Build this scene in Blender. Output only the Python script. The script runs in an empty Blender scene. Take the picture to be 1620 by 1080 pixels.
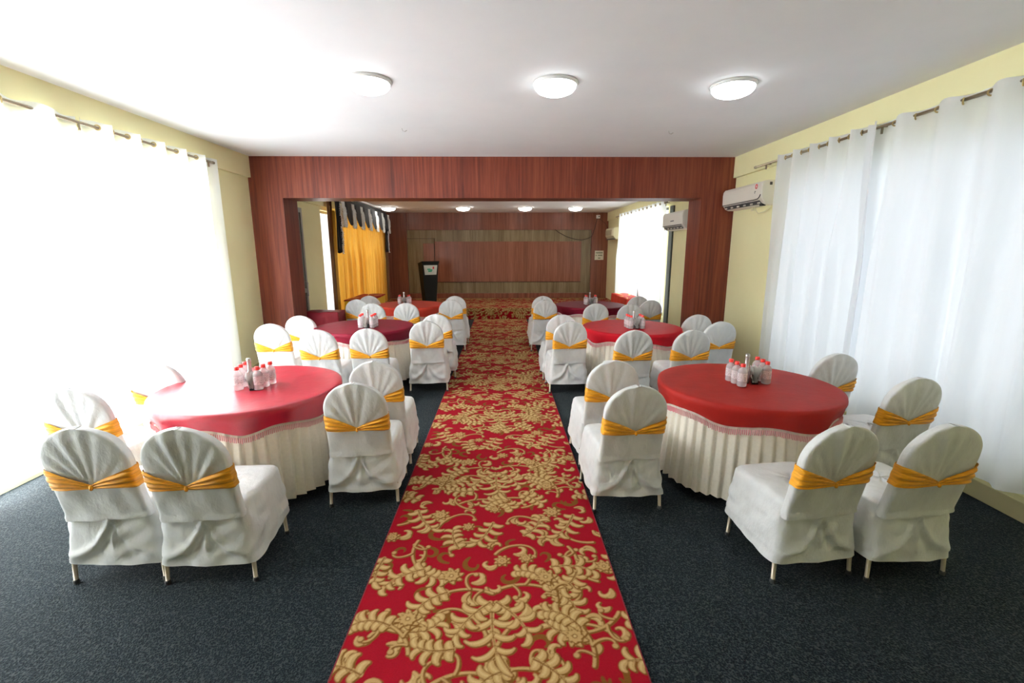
import bpy, bmesh, math, random
import numpy as np
from mathutils import Vector, Matrix

scene = bpy.context.scene
COL = scene.collection
PI = math.pi
sin, cos = math.sin, math.cos

# ------------------------------------------------------------------ camera, world, daylight, exposure
F_PX, PITCH, YAW, ROLL, CAM_H = 730.18, 0.19642, 0.01968, -0.0018, 1.7754
_fwd = Vector((sin(YAW)*cos(PITCH), cos(YAW)*cos(PITCH), -sin(PITCH)))
_right = Vector((cos(YAW), -sin(YAW), 0)); _up = _right.cross(_fwd)
_r = cos(ROLL)*_right + sin(ROLL)*_up; _u = -sin(ROLL)*_right + cos(ROLL)*_up
cam = bpy.data.cameras.new('camera'); cam.sensor_width = 36; cam.lens = F_PX/1620*36
cam.clip_start = .05; cam.clip_end = 200
camo = bpy.data.objects.new('camera', cam); COL.objects.link(camo)
_m = Matrix(((_r.x, _u.x, -_fwd.x, 0), (_r.y, _u.y, -_fwd.y, 0), (_r.z, _u.z, -_fwd.z, CAM_H), (0, 0, 0, 1)))
camo.matrix_world = _m
scene.camera = camo

scene.view_settings.view_transform = 'Standard'; scene.view_settings.look = 'None'
scene.view_settings.gamma = 1; scene.view_settings.use_curve_mapping = False
scene.view_settings.exposure = 0.16
scene.cycles.use_denoising = True
scene.cycles.max_bounces = 10; scene.cycles.diffuse_bounces = 6; scene.cycles.transmission_bounces = 6
scene.cycles.transparent_max_bounces = 12
scene.cycles.sample_clamp_indirect = 6

world = bpy.data.worlds.new('daylight'); scene.world = world; world.use_nodes = True
bg = world.node_tree.nodes['Background']; bg.inputs[0].default_value = (.86, .93, 1, 1); bg.inputs[1].default_value = 1.3

def area(name, loc, direction, sx, sy, power, color):
    l = bpy.data.lights.new(name, 'AREA'); l.shape = 'RECTANGLE'; l.size = sx; l.size_y = sy; l.energy = power; l.color = color
    o = bpy.data.objects.new(name, l); COL.objects.link(o); o.location = loc
    o.rotation_euler = Vector(direction).to_track_quat('-Z', 'Y').to_euler(); return o
# daylight that falls on the windows from outside
area('daylight_left_windows', (-4.75, 3.55, 1.65), (1, 0, -.12), 6.0, 3.0, 2750, (.97, .985, 1))
area('daylight_right_windows', (4.6, 4.1, 1.6), (-1, 0, -.1), 4.2, 2.6, 18, (.86, .94, 1))
area('daylight_stage_left_window', (-4.5, 11.4, 1.6), (1, 0, -.1), 4.0, 2.4, 230, (1, .96, .88))
area('daylight_stage_right_window', (4.2, 10.9, 1.6), (-1, 0, -.1), 3.8, 2.5, 260, (.97, 1, .97))

# ------------------------------------------------------------------ materials
def mat(name, base=(.8, .8, .8), rough=.6, metal=0, **kw):
    m = bpy.data.materials.new(name); m.use_nodes = True
    b = m.node_tree.nodes['Principled BSDF']
    b.inputs['Base Color'].default_value = (*base, 1); b.inputs['Roughness'].default_value = rough; b.inputs['Metallic'].default_value = metal
    for k, v in kw.items(): b.inputs[k].default_value = v
    return m
def nt(m): return m.node_tree, m.node_tree.nodes['Principled BSDF']
def add(t, typ, **props):
    n = t.nodes.new(typ)
    for k, v in props.items(): setattr(n, k, v)
    return n
def coords(t, scale=(1, 1, 1), kind='Object'):
    tc = add(t, 'ShaderNodeTexCoord'); mp = add(t, 'ShaderNodeMapping'); mp.inputs['Scale'].default_value = scale
    t.links.new(tc.outputs[kind], mp.inputs['Vector']); return mp.outputs['Vector']
def noise(t, vec, scale=5, detail=4, rough=.5):
    n = add(t, 'ShaderNodeTexNoise'); n.inputs['Scale'].default_value = scale; n.inputs['Detail'].default_value = detail
    n.inputs['Roughness'].default_value = rough; t.links.new(vec, n.inputs['Vector']); return n.outputs['Fac']
def ramp(t, fac, stops):
    r = add(t, 'ShaderNodeValToRGB'); e = r.color_ramp.elements
    while len(e) < len(stops): e.new(.5)
    for i, (p, c) in enumerate(stops): e[i].position = p; e[i].color = (*c, 1)
    t.links.new(fac, r.inputs['Fac']); return r.outputs['Color']
def bump(t, b, h, strength=.3, dist=.01):
    n = add(t, 'ShaderNodeBump'); n.inputs['Strength'].default_value = strength; n.inputs['Distance'].default_value = dist
    t.links.new(h, n.inputs['Height']); t.links.new(n.outputs['Normal'], b.inputs['Normal'])

def cloth(name, base, rough=.55, scale=(6, 6, 2.5), amount=.25, dist=.012, sheen=.15, vary=.06, fine=True):
    m = mat(name, base, rough); t, b = nt(m)
    v = coords(t, scale); f = noise(t, v, 2.2, 5, .6)
    lo = tuple(c*(1-vary) for c in base); hi = tuple(min(1, c*(1+vary)) for c in base)
    t.links.new(ramp(t, f, [(.3, lo), (.7, hi)]), b.inputs['Base Color'])
    b.inputs['Sheen Weight'].default_value = sheen; b.inputs['Specular IOR Level'].default_value = .3
    bump(t, b, f, amount, dist); return m

def wood(name, dark, mid, light, rough=.38, xs=1.0):
    m = mat(name, mid, rough); t, b = nt(m)
    v = coords(t, (14*xs, 14*xs, .5)); f = noise(t, v, 2.0, 6, .62)
    v2 = coords(t, (2.2*xs, 2.2*xs, .05)); g = noise(t, v2, 2.4, 2, .5)
    mx = add(t, 'ShaderNodeMath', operation='MULTIPLY_ADD'); mx.inputs[1].default_value = .62
    sc = add(t, 'ShaderNodeMath', operation='MULTIPLY'); sc.inputs[1].default_value = .38
    t.links.new(g, sc.inputs[0]); t.links.new(f, mx.inputs[0]); t.links.new(sc.outputs[0], mx.inputs[2])
    b.inputs['Specular IOR Level'].default_value = .3
    t.links.new(ramp(t, mx.outputs[0], [(.34, dark), (.5, mid), (.66, light)]), b.inputs['Base Color'])
    bump(t, b, f, .05, .003); return m

M = {}
M['chair_cloth'] = cloth('white chair satin', (.75, .76, .755), .45, (5, 5, 3), .45, .025)
M['sash'] = cloth('golden sash satin', (.64, .275, .006), .45, (4, 4, 60), .5, .010, .1, .30)
M['leg'] = mat('pale gold metal', (.40, .34, .26), .38, .6)
M['rubber'] = mat('dark rubber', (.03, .03, .03), .7)
M['skirt'] = cloth('ivory damask skirt', (.76, .71, .60), .5, (22, 22, 22), .12, .004, .1, .05)
M['curtain'] = cloth('white curtain', (.88, .90, .92), .8, (8, 8, 1.2), .15, .01, .1, .02)
def translucent(m, col, k):
    t, b = nt(m); out = t.nodes['Material Output']
    tr = add(t, 'ShaderNodeBsdfTranslucent'); tr.inputs[0].default_value = (*col, 1)
    mx = add(t, 'ShaderNodeMixShader'); mx.inputs[0].default_value = k
    t.links.new(b.outputs[0], mx.inputs[1]); t.links.new(tr.outputs[0], mx.inputs[2]); t.links.new(mx.outputs[0], out.inputs[0])
translucent(M['curtain'], (.92, .95, .97), .40)
M['gold_curtain'] = cloth('gold stage curtain', (.60, .34, .05), .4, (8, 8, .8), .2, .01, .1, .15)
translucent(M['gold_curtain'], (.70, .38, .05), .18)
M['brown_curtain'] = cloth('brown curtain', (.22, .10, .03), .6, (8, 8, 1), .2, .01)
M['black_cloth'] = cloth('black velvet', (.008, .008, .010), .8, (8, 8, 3), .2, .01)
M['white_ruffle'] = cloth('white ruffle', (.90, .90, .80), .7, (40, 40, 40), .5, .02, .1, .35)
for n, c in (('red', (.29, .014, .010)), ('crimson', (.34, .005, .020)), ('scarlet', (.42, .004, .012)), ('maroon', (.15, .004, .016)),
             ('orange_red', (.50, .045, .025)), ('burgundy', (.17, .010, .016)), ('coral', (.60, .05, .03))):
    M[n] = cloth(n+' satin', c, .55, (3, 3, 3), .22, .02, .0, .10); nt(M[n])[1].inputs['Specular IOR Level'].default_value = .12
nt(M['crimson'])[1].inputs['Roughness'].default_value = .36; nt(M['crimson'])[1].inputs['Specular IOR Level'].default_value = .7
M['fringe'] = mat('pale pink fringe', (.60, .22, .24), .7)
M['yellow_cloth'] = cloth('yellow table cloth', (.72, .42, .012), .5, (5, 5, 2), .3, .02)
M['paint'] = mat('pale yellow paint', (.80, .755, .43), .75)
t, b = nt(M['paint']); f = noise(t, coords(t, (1, 1, 1)), 1.1, 5, .6); t.links.new(ramp(t, f, [(.3, (.77, .72, .41)), (.7, (.82, .78, .46))]), b.inputs['Base Color'])
M['ceiling'] = mat('white ceiling paint', (.80, .81, .82), .8)
t, b = nt(M['ceiling']); f = noise(t, coords(t, (1, 1, 1)), .9, 5, .6); t.links.new(ramp(t, f, [(.3, (.77, .78, .79)), (.7, (.83, .835, .84))]), b.inputs['Base Color']); bump(t, b, f, .08, .02)
M['wood'] = wood('red brown laminate', (.060, .009, .006), (.135, .024, .011), (.20, .048, .022), .5)
M['wood_stage'] = wood('worn red brown laminate', (.10, .030, .018), (.19, .060, .035), (.26, .10, .058), .32)
M['wood_lit_grey'] = wood('laminate with painted olive light', (.10, .068, .030), (.185, .135, .068), (.26, .20, .115), .35, .8)  # grey olive cast of the light painted into the wood colour
M['wood_panel'] = wood('brown red panel laminate', (.125, .038, .022), (.21, .075, .042), (.28, .115, .068), .3)
M['groove'] = mat('dark groove', (.03, .014, .01), .7)
M['plinth'] = mat('olive plinth', (.42, .38, .20), .7)
# carpet: dark blue-grey loop pile
m = M['carpet'] = mat('dark blue grey loop carpet', (.02, .027, .033), .95); t, b = nt(m)
v = coords(t, (1, 1, 1)); vo = add(t, 'ShaderNodeTexVoronoi'); vo.inputs['Scale'].default_value = 130; t.links.new(v, vo.inputs['Vector'])
f = noise(t, v, 60, 3, .7); mx = add(t, 'ShaderNodeMath', operation='MULTIPLY'); t.links.new(vo.outputs['Distance'], mx.inputs[0]); t.links.new(f, mx.inputs[1])
t.links.new(ramp(t, mx.outputs[0], [(.08, (.003, .005, .007)), (.22, (.007, .012, .016)), (.42, (.033, .041, .041))]), b.inputs['Base Color'])
b.inputs['Specular IOR Level'].default_value = .12; b.inputs['Sheen Weight'].default_value = .02; b.inputs['Sheen Roughness'].default_value = .5
bump(t, b, vo.outputs['Distance'], .7, .006)
# patterned carpet: the woven scrolls are stored per vertex
m = M['runner'] = mat('woven scroll carpet', (.3, .01, .02), .95); t, b = nt(m)
at = add(t, 'ShaderNodeAttribute', attribute_name='weave'); f = noise(t, coords(t), 160, 2, .6)
mm = add(t, 'ShaderNodeMix', data_type='RGBA', blend_type='MULTIPLY'); mm.inputs[0].default_value = .35
t.links.new(at.outputs['Color'], mm.inputs[6]); t.links.new(ramp(t, f, [(.3, (.6, .6, .6)), (.7, (1, 1, 1))]), mm.inputs[7]); t.links.new(mm.outputs[2], b.inputs['Base Color'])
bump(t, b, f, .4, .004); b.inputs['Specular IOR Level'].default_value = .1
M['steel'] = mat('brushed steel', (.55, .53, .50), .3, .9)
M['rod'] = mat('bronze rod', (.25, .20, .14), .35, .8)
M['brass'] = mat('dull brass', (.50, .38, .18), .4, .8)
M['ac_white'] = mat('aged white plastic', (.78, .75, .66), .45)
M['ac_cream'] = mat('yellowed plastic', (.66, .62, .42), .5)
M['ac_grille'] = mat('grille plastic', (.30, .28, .18), .6)
M['black'] = mat('black plastic', (.010, .010, .010), .4)
M['dark_grey'] = mat('dark grey plastic', (.05, .05, .05), .5)
M['white_plastic'] = mat('white plastic', (.80, .80, .78), .4)
M['paper'] = mat('white paper', (.85, .85, .82), .8)
M['sign'] = mat('sign board', (.62, .58, .46), .6)
M['sign_ink'] = mat('green ink', (.07, .10, .035), .6)
M['red_cap'] = mat('red cap', (.75, .025, .02), .4)
M['red_print'] = mat('red print', (.60, .02, .03), .5)
M['green_print'] = mat('green print', (.04, .30, .16), .5)
M['lectern'] = mat('black lectern laminate', (.008, .009, .007), .5, 0, **{'Specular IOR Level': .15})
M['plate'] = mat('silver plate', (.55, .55, .48), .3, .5)
M['pet'] = mat('clear plastic', (.97, .93, .94), .2, 0, **{'IOR': 1.2, 'Transmission Weight': .45, 'Alpha': .78})
M['label'] = mat('pale bottle label', (.66, .58, .60), .5)
t, b = nt(M['label']); v = coords(t, (1, 1, 1)); f = noise(t, v, 170, 2, .7); t.links.new(ramp(t, f, [(.38, (.45, .40, .42)), (.52, (.86, .82, .82))]), b.inputs['Base Color']); b.inputs['Alpha'].default_value = .8
M['glass'] = mat('window glass', (1, 1, 1), .02, 0, **{'Transmission Weight': 1.0, 'IOR': 1.05, 'Alpha': .25})
M['door_glass'] = mat('grey door glass', (.20, .21, .19), .15, 0)
M['alu'] = mat('window frame aluminium', (.35, .36, .34), .4, .5)
M['frame_dark'] = mat('dark window frame', (.05, .06, .05), .5)
def emit(name, col, s):
    m = mat(name, (.9, .9, .9), .3); b = m.node_tree.nodes['Principled BSDF']
    b.inputs['Emission Color'].default_value = (*col, 1); b.inputs['Emission Strength'].default_value = s; return m
M['lamp'] = emit('lit diffuser', (.93, .98, 1), 10)
M['lamp_dim'] = emit('lit stage diffuser', (1, .97, .90), 21)

# ------------------------------------------------------------------ mesh helpers
def link(name, me, m=None, parent=None, loc=None, smooth=False):
    if m is not None and len(me.materials) == 0: me.materials.append(m)
    if smooth: me.polygons.foreach_set('use_smooth', [True]*len(me.polygons)); me.update()
    o = bpy.data.objects.new(name, me); COL.objects.link(o)
    if parent is not None: o.parent = parent
    if loc is not None: o.location = loc
    return o
def tag(o, label=None, cat=None, group=None, kind=None):
    if label: o['label'] = label
    if cat: o['category'] = cat
    if group: o['group'] = group
    if kind: o['kind'] = kind
    return o
def thing(name, label, cat, loc=(0, 0, 0), rz=0, group=None):
    o = bpy.data.objects.new(name, None); COL.objects.link(o); o.location = loc; o.rotation_euler = (0, 0, rz)
    o.empty_display_size = .1
    return tag(o, label, cat, group)
class MB:
    def __init__(s): s.v = []; s.f = []
    def grid(s, P, cu=False, cv=False, flip=False):
        """P: array (nu, nv, 3); cu / cv close the grid along u / v"""
        P = np.asarray(P, float); nu, nv = P.shape[:2]; b = len(s.v); s.v += P.reshape(-1, 3).tolist()
        for i in range(nu-(0 if cu else 1)):
            for j in range(nv-(0 if cv else 1)):
                q = (b+i*nv+j, b+((i+1) % nu)*nv+j, b+((i+1) % nu)*nv+(j+1) % nv, b+i*nv+(j+1) % nv)
                s.f.append(q[::-1] if flip else q)
        return s
    def box(s, a, c):
        (x0, y0, z0), (x1, y1, z1) = a, c; b = len(s.v)
        s.v += [(x0,y0,z0),(x1,y0,z0),(x1,y1,z0),(x0,y1,z0),(x0,y0,z1),(x1,y0,z1),(x1,y1,z1),(x0,y1,z1)]
        s.f += [tuple(b+i for i in q) for q in ((0,3,2,1),(4,5,6,7),(0,1,5,4),(1,2,6,5),(2,3,7,6),(3,0,4,7))]
        return s
    def lathe(s, prof, n=20, c=(0, 0, 0), cap=True):
        th = np.linspace(0, 2*PI, n, endpoint=False)
        P = np.array([[(c[0]+r*cos(a), c[1]+r*sin(a), c[2]+z) for a in th] for r, z in prof])
        b = len(s.v); s.grid(P, cv=True, flip=True)
        if cap:
            s.f.append(tuple(b+i for i in range(n))[::-1]); s.f.append(tuple(b+(len(prof)-1)*n+i for i in range(n)))
        return s
    def tube(s, pts, r, n=8):
        pts = [Vector(p) for p in pts]; rings = []
        for i, p in enumerate(pts):
            d = (pts[min(i+1, len(pts)-1)]-pts[max(i-1, 0)]).normalized()
            a = d.cross(Vector((0, 0, 1))); a = a.normalized() if a.length > 1e-3 else Vector((1, 0, 0)); bb = d.cross(a)
            rr = r[i] if hasattr(r, '__len__') else r
            rings.append([tuple(p+rr*(cos(2*PI*k/n)*a+sin(2*PI*k/n)*bb)) for k in range(n)])
        b = len(s.v); s.grid(np.array(rings), cv=True)
        s.f.append(tuple(b+i for i in range(n))[::-1]); s.f.append(tuple(b+(len(pts)-1)*n+i for i in range(n))); return s
    def mesh(s, name):
        me = bpy.data.meshes.new(name); me.from_pydata(s.v, [], s.f); me.update(); return me
    def build(s, name, m, parent=None, loc=None, smooth=False, bevel=0):
        me = s.mesh(name)
        if bevel:
            bm = bmesh.new(); bm.from_mesh(me); bmesh.ops.recalc_face_normals(bm, faces=bm.faces)
            bmesh.ops.bevel(bm, geom=bm.edges[:], offset=bevel, segments=2, affect='EDGES', profile=.5); bm.to_mesh(me); bm.free()
        return link(name, me, m, parent, loc, smooth)
def copy_thing(root, kids):
    """copy a thing, its parts and their sub-parts; kids: nested list [(object, [sub-objects])]"""
    r = root.copy(); COL.objects.link(r)
    for o, subs in kids:
        c = o.copy(); COL.objects.link(c); c.parent = r
        for q in subs: d = q.copy(); COL.objects.link(d); d.parent = c
    return r
def kids_of(root):
    return [(o, [q for q in COL.objects if q.parent == o]) for o in COL.objects if o.parent == root]
def smoothstep(a, b, x):
    t = np.clip((x-a)/(b-a), 0, 1); return t*t*(3-2*t)
# ------------------------------------------------------------------ the setting
XL, XR, ZC, Y0, Y1 = -3.73, 3.505, 3.115, -3.2, 7.184        # front hall
BL, BR, BZ, P1, Y2 = -3.58, 3.22, 2.87, 7.66, 14.43          # hall behind the portal
SZ, SY = .297, 11.874                                        # stage height and front edge
def struct(name, mb, m, parent=None, bevel=0):
    o = mb.build(name, m, parent, bevel=bevel)
    if parent is None: o['kind'] = 'structure'
    return o
struct('floor', MB().box((-4.0, Y0-.2, -.12), (3.8, Y2+.3, 0)), M['carpet'])
struct('ceiling', MB().box((-4.0, Y0-.2, ZC), (3.8, Y1+.3, ZC+.15)).box((-4.0, P1-.2, BZ), (3.8, Y2+.3, BZ+.15)), M['ceiling'])
def side_wall(name, x, out, y0, y1, zt, opening):
    a, c = sorted((x, x+out*.22)); o0, o1, z0, z1 = opening; b = MB()
    b.box((a, y0, 0), (c, o0, zt)); b.box((a, o1, 0), (c, y1, zt)); b.box((a, o0, 0), (c, o1, z0)); b.box((a, o0, z1), (c, o1, zt))
    return b
W1 = (1.1, 6.02, .03, 2.68); W2 = (2.65, 5.72, .34, 2.6); W3 = (9.45, 13.5, .3, 2.55); W4 = (9.2, 12.45, .42, 2.6)
wl = struct('wall_left', side_wall('', XL, -1, Y0, Y1+.02, ZC, W1), M['paint'])
wr = struct('wall_right', side_wall('', XR, 1, Y0, Y1+.02, ZC, W2), M['paint'])
wl2 = struct('wall_left', side_wall('', BL, -1, P1-.02, Y2, BZ, W3), M['paint'])
wr2 = struct('wall_right', side_wall('', BR, 1, P1-.02, Y2, BZ, W4), M['paint'])
struct('wall_front', MB().box((-4, Y0-.2, 0), (3.8, Y0, ZC)), M['paint'])
# plaster beams that run under the ceiling along the side walls
struct('trim_2', MB().box((XL, Y0, 2.82), (XL+.045, Y1, ZC)), M['paint'])
struct('trim_3', MB().box((XR-.045, Y0, 2.82), (XR, Y1, ZC)), M['paint'])
struct('trim_4', MB().box((BL, P1, 2.62), (BL+.04, Y2-.06, BZ)), M['paint'])
struct('trim_5', MB().box((BR-.04, P1, 2.62), (BR, Y2-.06, BZ)), M['paint'])
struct('baseboard_right', MB().box((XR-.09, Y0, 0), (XR, Y1, .135)), M['plinth'], bevel=.006)
struct('baseboard_left', MB().box((XL, 6.05, 0), (XL+.04, Y1, .10)).box((XL, Y0, 0), (XL+.04, 1.05, .10)), M['plinth'])

# windows behind the curtains: frame, mullions, panes
g = M['glass']; t, b = nt(g); tr = add(t, 'ShaderNodeBsdfTransparent'); gl = add(t, 'ShaderNodeBsdfGlossy'); gl.inputs['Roughness'].default_value = .02
mx = add(t, 'ShaderNodeMixShader'); mx.inputs[0].default_value = .06; t.links.new(tr.outputs[0], mx.inputs[1]); t.links.new(gl.outputs[0], mx.inputs[2])
t.links.new(mx.outputs[0], t.nodes['Material Output'].inputs[0])
def window(n, x, out, op, bays, m):
    y0, y1, z0, z1 = op; a, c = sorted((x+out*.10, x+out*.15)); f = MB()
    f.box((a, y0, z0), (c, y1, z0+.05)); f.box((a, y0, z1-.05), (c, y1, z1))
    for k in range(bays+1):
        yy = y0+(y1-y0-.05)*k/bays; f.box((a, yy, z0+.05), (c, yy+.05, z1-.05))
    o = struct('window_%d' % n, f, m)
    for k in range(bays):
        yy = y0+(y1-y0-.05)*k/bays
        struct('pane', MB().box((x+out*.123-.002, yy+.05, z0+.05), (x+out*.123+.002, y0+(y1-y0-.05)*(k+1)/bays, z1-.05)), M['glass'], o)
window(1, XL, -1, W1, 5, M['alu']); window(2, XR, 1, W2, 5, M['alu']); window(3, BL, -1, W3, 4, M['alu']); w4 = window(4, BR, 1, W4, 3, M['frame_dark'])
struct('trim_1', MB().box((BR-.03, 8.86, .02), (BR, 9.04, 2.58)), M['frame_dark'])

# wood portal between the two halves of the hall
px0, px1 = -3.247, 3.0
portal = struct('wall_middle', MB().box((XL, Y1+.012, 2.545), (XR, P1-.012, ZC)), M['groove'])
def sheets(xa, xb, za, zb, y, n, m, parent, nm='laminate_sheet', d=.012):
    w = (xb-xa)/n
    for k in range(n): struct(nm, MB().box((xa+k*w+.0008, y, za), (xa+(k+1)*w-.0008, y+d, zb)), m, parent)
sheets(XL, XR, 2.53, ZC, Y1, 6, M['wood'], portal)
sheets(XL, XR, 2.53, ZC, P1-.012, 3, M['wood'], portal)
struct('soffit', MB().box((px0-.01, Y1+.012, 2.53), (px1+.01, P1-.012, 2.545)), M['wood'], portal)
cl = struct('column', MB().box((XL, Y1, 0), (px0, P1, 2.53)), M['wood'], portal)
cr = struct('column', MB().box((px1, Y1, 0), (XR, P1, 2.53)), M['wood'], portal)

# panelled stage wall
wb = struct('wall_back', MB().box((-4, Y2, 0), (3.8, Y2+.2, BZ)), M['groove'])
fx0, fx1, fz0, fz1 = -2.897, 2.712, .45, 2.362
for nm, a, c, m, d in (('frame_board', (BL, SZ), (fx0, BZ), 'wood_stage', .055), ('frame_board', (fx1, SZ), (BR, BZ), 'wood_stage', .055),
                       ('frame_board', (fx0, fz1), (fx1, BZ), 'wood_stage', .055), ('frame_board', (fx0, SZ), (fx1, fz0), 'wood_stage', .055),
                       ('raised_panel', (-2.42, .80), (-2.085, 1.965), 'wood_panel', .028), ('raised_panel', (-2.065, .80), (2.41, 2.02), 'wood_panel', .038)):
    struct(nm, MB().box((a[0]+.001, Y2-d, a[1]), (c[0]-.001, Y2, c[1])), M[m], wb, bevel=.004)
n = 8
for k in range(n):
    w = (fx1-fx0)/n; struct('backing_sheet', MB().box((fx0+k*w+.0015, Y2-.012, fz0), (fx0+(k+1)*w-.0015, Y2, fz1)), M['wood_lit_grey'], wb)
struct('groove_line', MB().box((fx0, Y2-.016, 2.10), (-2.055, Y2-.011, 2.112)).box((-2.078, Y2-.0425, .9), (-2.064, Y2-.03, 2.112)), M['groove'], wb)
struct('groove_line', MB().box((-2.06, Y2-.03, .785), (2.42, Y2-.011, .80)), M['groove'], wb)

# aluminium glass door behind the left column
dr = struct('door_1', MB().box((BL, 7.70, 0), (BL+.04, 7.76, 2.5)).box((BL, 8.44, 0), (BL+.04, 8.5, 2.5)).box((BL, 7.76, 2.42), (BL+.04, 8.44, 2.5)).box((BL, 7.76, 1.02), (BL+.04, 8.44, 1.10)).box((BL, 7.76, 0), (BL+.04, 8.44, .12)), M['alu'])
struct('pane', MB().box((BL+.005, 7.76, 1.10), (BL+.02, 8.44, 2.42)), M['door_glass'], dr)
struct('lower_panel', MB().box((BL+.005, 7.76, .12), (BL+.02, 8.44, 1.02)), M['frame_dark'], dr)
struct('door_handle', MB().tube([(BL+.04, 8.41, .95), (BL+.08, 8.41, .97), (BL+.08, 8.41, 1.2), (BL+.04, 8.41, 1.22)], .01), M['steel'], dr)

# ------------------------------------------------------------------ patterned carpet
def carpet_tile(px=0.004, W=1.34, L=1.40):
    """woven scroll pattern: returns (rows along the runner, columns across, 3) linear colours"""
    w, h = int(W/px), int(L/px)
    RED, OCH, BEI, LIT = (np.array(c) for c in ((.26,.003,.011),(.15,.062,.009),(.40,.255,.10),(.49,.34,.155)))
    img = np.empty((h, w, 3)); img[:] = RED
    yy0, xx0 = np.mgrid[-14:15, -14:15]
    def disc(x, y, r, col):
        x /= px; y /= px; r = max(r/px, .45)
        ix, iy = int(math.floor(x)), int(math.floor(y)); k = int(r)+2
        if k > 14: k = 14
        xs = np.arange(ix-k, ix+k+1); ys = np.arange(iy-k, iy+k+1)
        d = np.sqrt((xs[None, :]-x)**2 + (ys[:, None]-y)**2)
        a = np.clip(r-d+.5, 0, 1)[..., None]
        g = np.ix_(ys % h, xs % w)
        img[g] = img[g]*(1-a) + col*a
    def stroke(pts, radii, col, dx=0, dy=0, gr=0):
        for (x, y), r in zip(pts, radii): disc(x+dx, y+dy, r+gr, col)
    def curve(x, y, a, n, step, bend):           # bend: function of t -> turn per step
        out = [(x, y, a)]
        for i in range(n):
            a += bend(i/n); x += step*math.cos(a); y += step*math.sin(a); out.append((x, y, a))
        return out
    def lobe(x, y, a, ln, turn, r, fat=.55):
        n = max(6, int(ln/.005)); c = curve(x, y, a, n, ln/n, lambda t: turn/n*(.4+1.6*t))
        pts = [(p[0], p[1]) for p in c]
        rad = [r*(.35+math.sin(math.pi*min(1, .12+.80*i/n))*.8)*(1 if i < n*.8 else .85) for i in range(n+1)]
        return pts, rad
    def leaf(x, y, a, ln, wid, turn, n=5):
        m = 60; c = curve(x, y, a, m, ln/m, lambda t: turn/m*(.3+1.4*t))
        L_ = []
        for i in range(n):
            t = .06+.80*i/(n-1); k = int(t*m); p = c[k]
            s = wid*(.62+.55*math.sin(math.pi*(.10+.80*t)))
            for sd in (-1, 1):
                L_.append(lobe(p[0], p[1], p[2]+sd*(.80-.25*t), s*(.80 if sd*turn < 0 else .62), sd*1.5, .0165*(1-.35*t)))
        tip = c[-1]; L_.append(lobe(tip[0], tip[1], tip[2], wid*.7, turn*2.6, .013))
        for pts, rad in L_: stroke(pts, rad, OCH, .005, -.004, .004)
        stroke([(p[0], p[1]) for p in c], [.011*(1-.5*i/m) for i in range(m+1)], BEI)
        for pts, rad in L_[::-1]:
            stroke(pts, [r+.0026 for r in rad], OCH)
            stroke(pts, rad, BEI)
            stroke(pts[2:-2], [r*.35 for r in rad[2:-2]], LIT, -.002, .002)
        stroke([(p[0], p[1]) for p in c], [.0035*(1-.5*i/m) for i in range(m+1)], OCH)
    def stem(x, y, a, ln, turn, r0=.009, r1=.005, hook=0):
        m = max(10, int(ln/.006)); c = curve(x, y, a, m, ln/m, lambda t: turn/m + (hook/m*max(0, t-.45)*4))
        pts = [(p[0], p[1]) for p in c]; rad = [r0+(r1-r0)*i/m for i in range(m+1)]
        stroke(pts, rad, OCH, .004, -.003, .003); stroke(pts, [r*.75 for r in rad], BEI, -.001, .001)
        e = pts[-1]
        if hook: disc(e[0]+.003, e[1]-.003, .017, OCH); disc(e[0], e[1], .013, BEI)
        return c
    def flower(x, y, R, a0=0, n=8):
        for q in range(2):
            rr = R*(1, .58)[q]
            P = [lobe(x, y, a0+2*math.pi*(i+.5*q)/n, rr, .5, R*.20) for i in range(n)]
            for pts, rad in P: stroke(pts, rad, OCH, .003, -.003, .005)
            for pts, rad in P: stroke(pts, rad, BEI); stroke(pts[:-3], [.0022]*len(pts), OCH)
        disc(x, y, R*.22, OCH); disc(x, y, R*.13, LIT)
    def spray(x, y, a, s, f):                    # a stem that ends in a leaf, with side curls
        c = stem(x, y, a, .26*s, f*.9, .010, .008)
        e = c[-1]; leaf(e[0], e[1], e[2], .25*s, .105*s, f*1.3, 5)
        q = c[len(c)//2]; stem(q[0], q[1], q[2]-f*.8, .17*s, -f*1.4, .008, .006, hook=-f*2.6)
        q = c[len(c)//4]; stem(q[0], q[1], q[2]+f*.9, .12*s, f*1.0, .007, .005, hook=f*2.6)
    rad = math.radians
    rng = random.Random(11)
    def hook(x, y, a, s, f):                     # small comma curl with a leafy back
        pts, r = lobe(x, y, a, .13*s, f*2.9, .0125*s)
        stroke(pts, r, OCH, .005, -.004, .0035); stroke(pts, r, BEI)
        stroke(pts[2:-3], [q*.35 for q in r[2:-3]], LIT, -.002, .002)
        p2, r2 = lobe(x, y, a-f*.5, .09*s, f*2.0, .010*s)
        stroke(p2, r2, OCH, .004, -.003, .003); stroke(p2, r2, BEI)
    def ghost(x, y, a, s, f):                    # ochre-only curl behind the leaves
        pts, r = lobe(x, y, a, .17*s, f*3.4, .012*s); stroke(pts, r, OCH)
    cells = [(i, j) for i in range(9) for j in range(9)]
    for i, j in cells:
        x = (i+.5+rng.uniform(-.3, .3))*W/9; y = (j+.5*(i % 2)+rng.uniform(-.3, .3))*L/9
        (ghost if rng.random() < .35 else hook)(x, y, rng.uniform(0, 6.28), rng.uniform(.75, 1.1), rng.choice((-1, 1)))
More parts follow.
